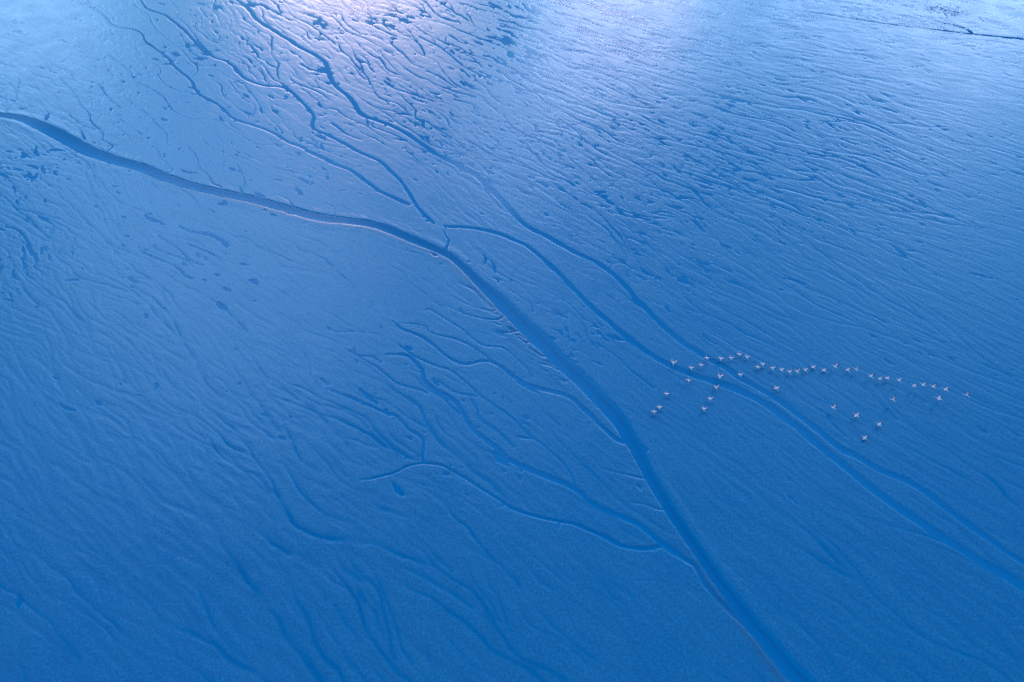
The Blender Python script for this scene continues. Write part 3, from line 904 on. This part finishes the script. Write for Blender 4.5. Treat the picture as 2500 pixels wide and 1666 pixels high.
# crop, bill tip, tail tip, height over the flat, wing pose, label
BIRDS = [
    (J, (650, 215), (658, 318), .9, 3, 'long-necked flamingo over the creek, upper left end of the flock'),
    (J, (990, 335), (1000, 405), .86, 0, 'pink-winged flamingo over the dark creek, just right of the upper left one'),
    (J, (1175, 275), (1187, 352), .7, 1, 'flamingo with swept white wings, on the rising line above two others'),
    (J, (1292, 140), (1305, 215), .6, 4, 'flamingo at the left start of the top row, over the upper creek'),
    (J, (1550, 150), (1570, 235), .6, 0, 'second flamingo from the left in the top row of five'),
    (J, (1748, 145), (1763, 218), .6, 0, 'third flamingo in the top row, left of the highest bird'),
    (J, (1910, 70), (1920, 145), .6, 1, 'highest flamingo of the whole flock, wings spread level'),
    (J, (2050, 122), (2072, 200), .6, 0, 'flamingo just right of and below the highest bird'),
    (J, (2265, 312), (2287, 392), .6, 4, 'left and lower flamingo of the close pair below the top row'),
    (J, (1522, 483), (1548, 580), 1.0, 3, 'vivid pink-winged flamingo over the lower creek with its reflection below'),
    (J, (1917, 465), (1947, 542), .77, 0, 'lone flamingo below the top row, between the two creeks'),
    (J, (947, 575), (950, 640), .75, 2, 'flamingo with bowed wings and dark drooping tips, below the creek'),
    (J, (1440, 705), (1490, 785), .5, 3, 'flamingo turned half left at the creek edge, wings raised'),
    (J, (1350, 920), (1365, 997), .75, 0, 'flamingo with tilted wings, middle of the short left trail below the creek'),
    (J, (520, 825), (528, 900), .7, 1, 'flamingo alone on bare mud, upper one of the three at far left'),
    (J, (1225, 1110), (1245, 1195), .65, 0, 'lowest flamingo of the short trail hanging below the creek'),
    (J, (382, 1080), (393, 1158), .6, 1, 'middle flamingo of the three at the far left bottom'),
    (J, (283, 1175), (292, 1238), .75, 2, 'leftmost and lowest flamingo at the far left of the flock'),
    (K, (180, 212), (208, 270), .7, 0, 'right and upper flamingo of the close pair below the top row'),
    (K, (332, 270), (362, 328), .7, 0, 'first flamingo of the sagging middle row, right of the close pair'),
    (K, (462, 295), (503, 355), .9, 0, 'second flamingo of the sagging middle row'),
    (K, (582, 330), (622, 382), .7, 0, 'lowest flamingo of the sagging middle row, at its left dip'),
    (K, (698, 325), (740, 378), .7, 3, 'flamingo at the right dip of the sagging row, wings high'),
    (K, (822, 302), (868, 355), .6, 0, 'flamingo climbing out of the sagging row, dark reflection under it'),
    (K, (940, 262), (992, 308), .45, 1, 'flamingo at the raised right end of the sagging row, near its reflection'),
    (K, (1098, 305), (1158, 362), .4, 1, 'pink-winged flamingo flying very low in the gap right of the sagging row'),
    (K, (1262, 247), (1332, 308), 1.0, 3, 'upper flamingo of the three on the right middle, wings in a high V'),
    (K, (1470, 303), (1522, 352), .7, 0, 'left flamingo of the level pair right of the high V bird'),
    (K, (1588, 303), (1648, 350), 1.0, 3, 'right flamingo of the level pair, before the line drops'),
    (K, (378, 570), (432, 638), .7, 1, 'lone flamingo under the sagging row, above the creek'),
    (K, (1235, 875), (1308, 935), 1.1, 3, 'whitest flamingo of the scattered lower right birds, wings in a V'),
    (K, (1580, 988), (1665, 1055), .85, 1, 'large long-necked flamingo among the scattered lower right birds'),
    (L_, (122, 400), (182, 447), .9, 0, 'first flamingo of the right-hand row, pale with raised wings'),
    (L_, (258, 438), (328, 487), .85, 1, 'pinker left flamingo of the touching pair in the right-hand row'),
    (L_, (372, 425), (435, 482), .8, 1, 'whiter right flamingo of the touching pair in the right-hand row'),
    (L_, (553, 460), (615, 513), 1.4, 0, 'flamingo after the touching pair, with a dark reflection well below'),
    (L_, (775, 545), (852, 597), 1.4, 1, 'first flamingo of the last four in the descending right-hand row'),
    (L_, (922, 538), (990, 583), 1.9, 0, 'slightly higher second flamingo of the last four in the right-hand row'),
    (L_, (1075, 562), (1143, 610), 2.2, 0, 'third flamingo of the last four, pink wings, above a dark reflection'),
    (L_, (1257, 598), (1338, 652), 2.5, 1, 'last flamingo of the right-hand row before the rightmost bird'),
    (L_, (1567, 702), (1658, 748), 3.0, 3, 'rightmost flamingo of the flock, far out ahead on its own'),
    (L_, (1137, 742), (1242, 790), 1.6, 1, 'flamingo just below the end of the right-hand row'),
    (L_, (443, 768), (530, 818), 1.3, 3, 'flamingo alone between the right-hand row and the scattered lower birds'),
    (L_, (238, 1135), (318, 1190), .75, 1, 'pink-winged flamingo, right one of the scattered lower birds'),
    (L_, (20, 1338), (95, 1398), .4, 1, 'lowest flamingo of the flock at lower right, close to its reflection'),
]
for (cr_, nk, tl_, h, pose, label) in BIRDS:
    ox, oy, s = cr_
    n2 = np.array([[(ox + nk[0] * s) / 1.0625, (oy + nk[1] * s) / 1.0625]])
    t2 = np.array([[(ox + tl_[0] * s) / 1.0625, (oy + tl_[1] * s) / 1.0625]])
    a = ground_pts(n2, h)[0]
    c = ground_pts(t2, h)[0]
    v = a - c
    ln = float(np.hypot(*v))
    sc = min(1.28, max(1.02, ln / 1.06))
    u = v / ln
    mid_ = (a + c) / 2 - u * .24 * sc       # the wings sit behind the middle of neck and tail
    o = bpy.data.objects.new('flamingo', POSES[pose])
    COL.objects.link(o)
    o.location = (mid_[0], mid_[1], h)
    o.rotation_euler = (random.uniform(-.05, .05), random.uniform(-.14, .14), math.atan2(u[1], u[0]) - math.pi / 2)
    o.scale = (sc, sc, sc)
    o['label'] = label
    o['category'] = 'flamingo'
    o['group'] = 'flamingos flying low over the mudflat'


# small white waders standing far out
def wader_mesh():
    V, Fc, Mt = [], [], []

    def tube(st, n, mt):
        base = len(V)
        for i, (p, r) in enumerate(st):
            p = Vector(p)
            q = Vector(st[min(i + 1, len(st) - 1)][0]) - Vector(st[max(i - 1, 0)][0])
            q.normalize()
            s1 = q.cross(Vector((1, 0, .01))).normalized()
            s2 = q.cross(s1)
            for k in range(n):
                a = 2 * math.pi * k / n
                V.append(tuple(p + (s1 * math.cos(a) + s2 * math.sin(a)) * r))
        for i in range(len(st) - 1):
            for k in range(n):
                Fc.append((base + i * n + k, base + i * n + (k + 1) % n, base + (i + 1) * n + (k + 1) % n, base + (i + 1) * n + k))
                Mt.append(mt(i))
        Fc.append(tuple(base + k for k in reversed(range(n))))
        Mt.append(mt(0))
        Fc.append(tuple(base + (len(st) - 1) * n + k for k in range(n)))
        Mt.append(mt(len(st) - 2))
    tube([((0, -.30, .36), .015), ((0, -.22, .38), .05), ((0, -.08, .41), .10), ((0, .06, .43), .105), ((0, .15, .47), .07), ((0, .19, .55), .035), ((0, .18, .66), .027),
          ((0, .20, .74), .028), ((0, .235, .77), .038), ((0, .27, .765), .024), ((0, .30, .755), .010), ((0, .40, .735), .004)], 10, lambda i: 5 if i >= 10 else 0)
    for s in (-.045, .045):
        tube([((s, .0, .36), .020), ((s, .01, .20), .010), ((s, .0, .02), .009), ((s, .05, -.01), .012), ((s, .09, -.012), .006)], 6, lambda i: 5)
    me = bpy.data.meshes.new('white_wader')
    me.from_pydata(V, [], Fc)
    for m in BIRD_MATS:
        me.materials.append(m)
    me.polygons.foreach_set('material_index', Mt)
    me.polygons.foreach_set('use_smooth', [True] * len(Fc))
    me.update()
    return me


wader = wader_mesh()
for (qx, qy, rot, label) in [(2099.5, 230, .6, 'tiny white bird standing on mud, rightmost of three near the top right'),
                             (2044, 248, 2.2, 'tiny white bird standing beside a dark runnel, lowest of three near the top right'),
                             (1949.5, 230, 4.0, 'tiny white bird standing on mud, leftmost of three near the top right'),
                             (2316, 416, 1.2, 'tiny white bird standing alone on smooth mud at the far right'),
                             (1960, 155, 5.0, 'tiny white bird standing alone among fine runnels, above the three others')]:
    p = ground_pts([(qx / 1.0625, qy / 1.0625)])[0]
    zi = float(sample(-DEP, np.array([p[0]]), np.array([p[1]]))[0])
    o = bpy.data.objects.new('white_wader', wader)
    COL.objects.link(o)
    o.location = (p[0], p[1], max(zi, WATER) + .005)
    o.rotation_euler = (0, 0, rot)
    o['label'] = label
    o['category'] = 'bird'
    o['group'] = 'small white birds standing on the far mud'
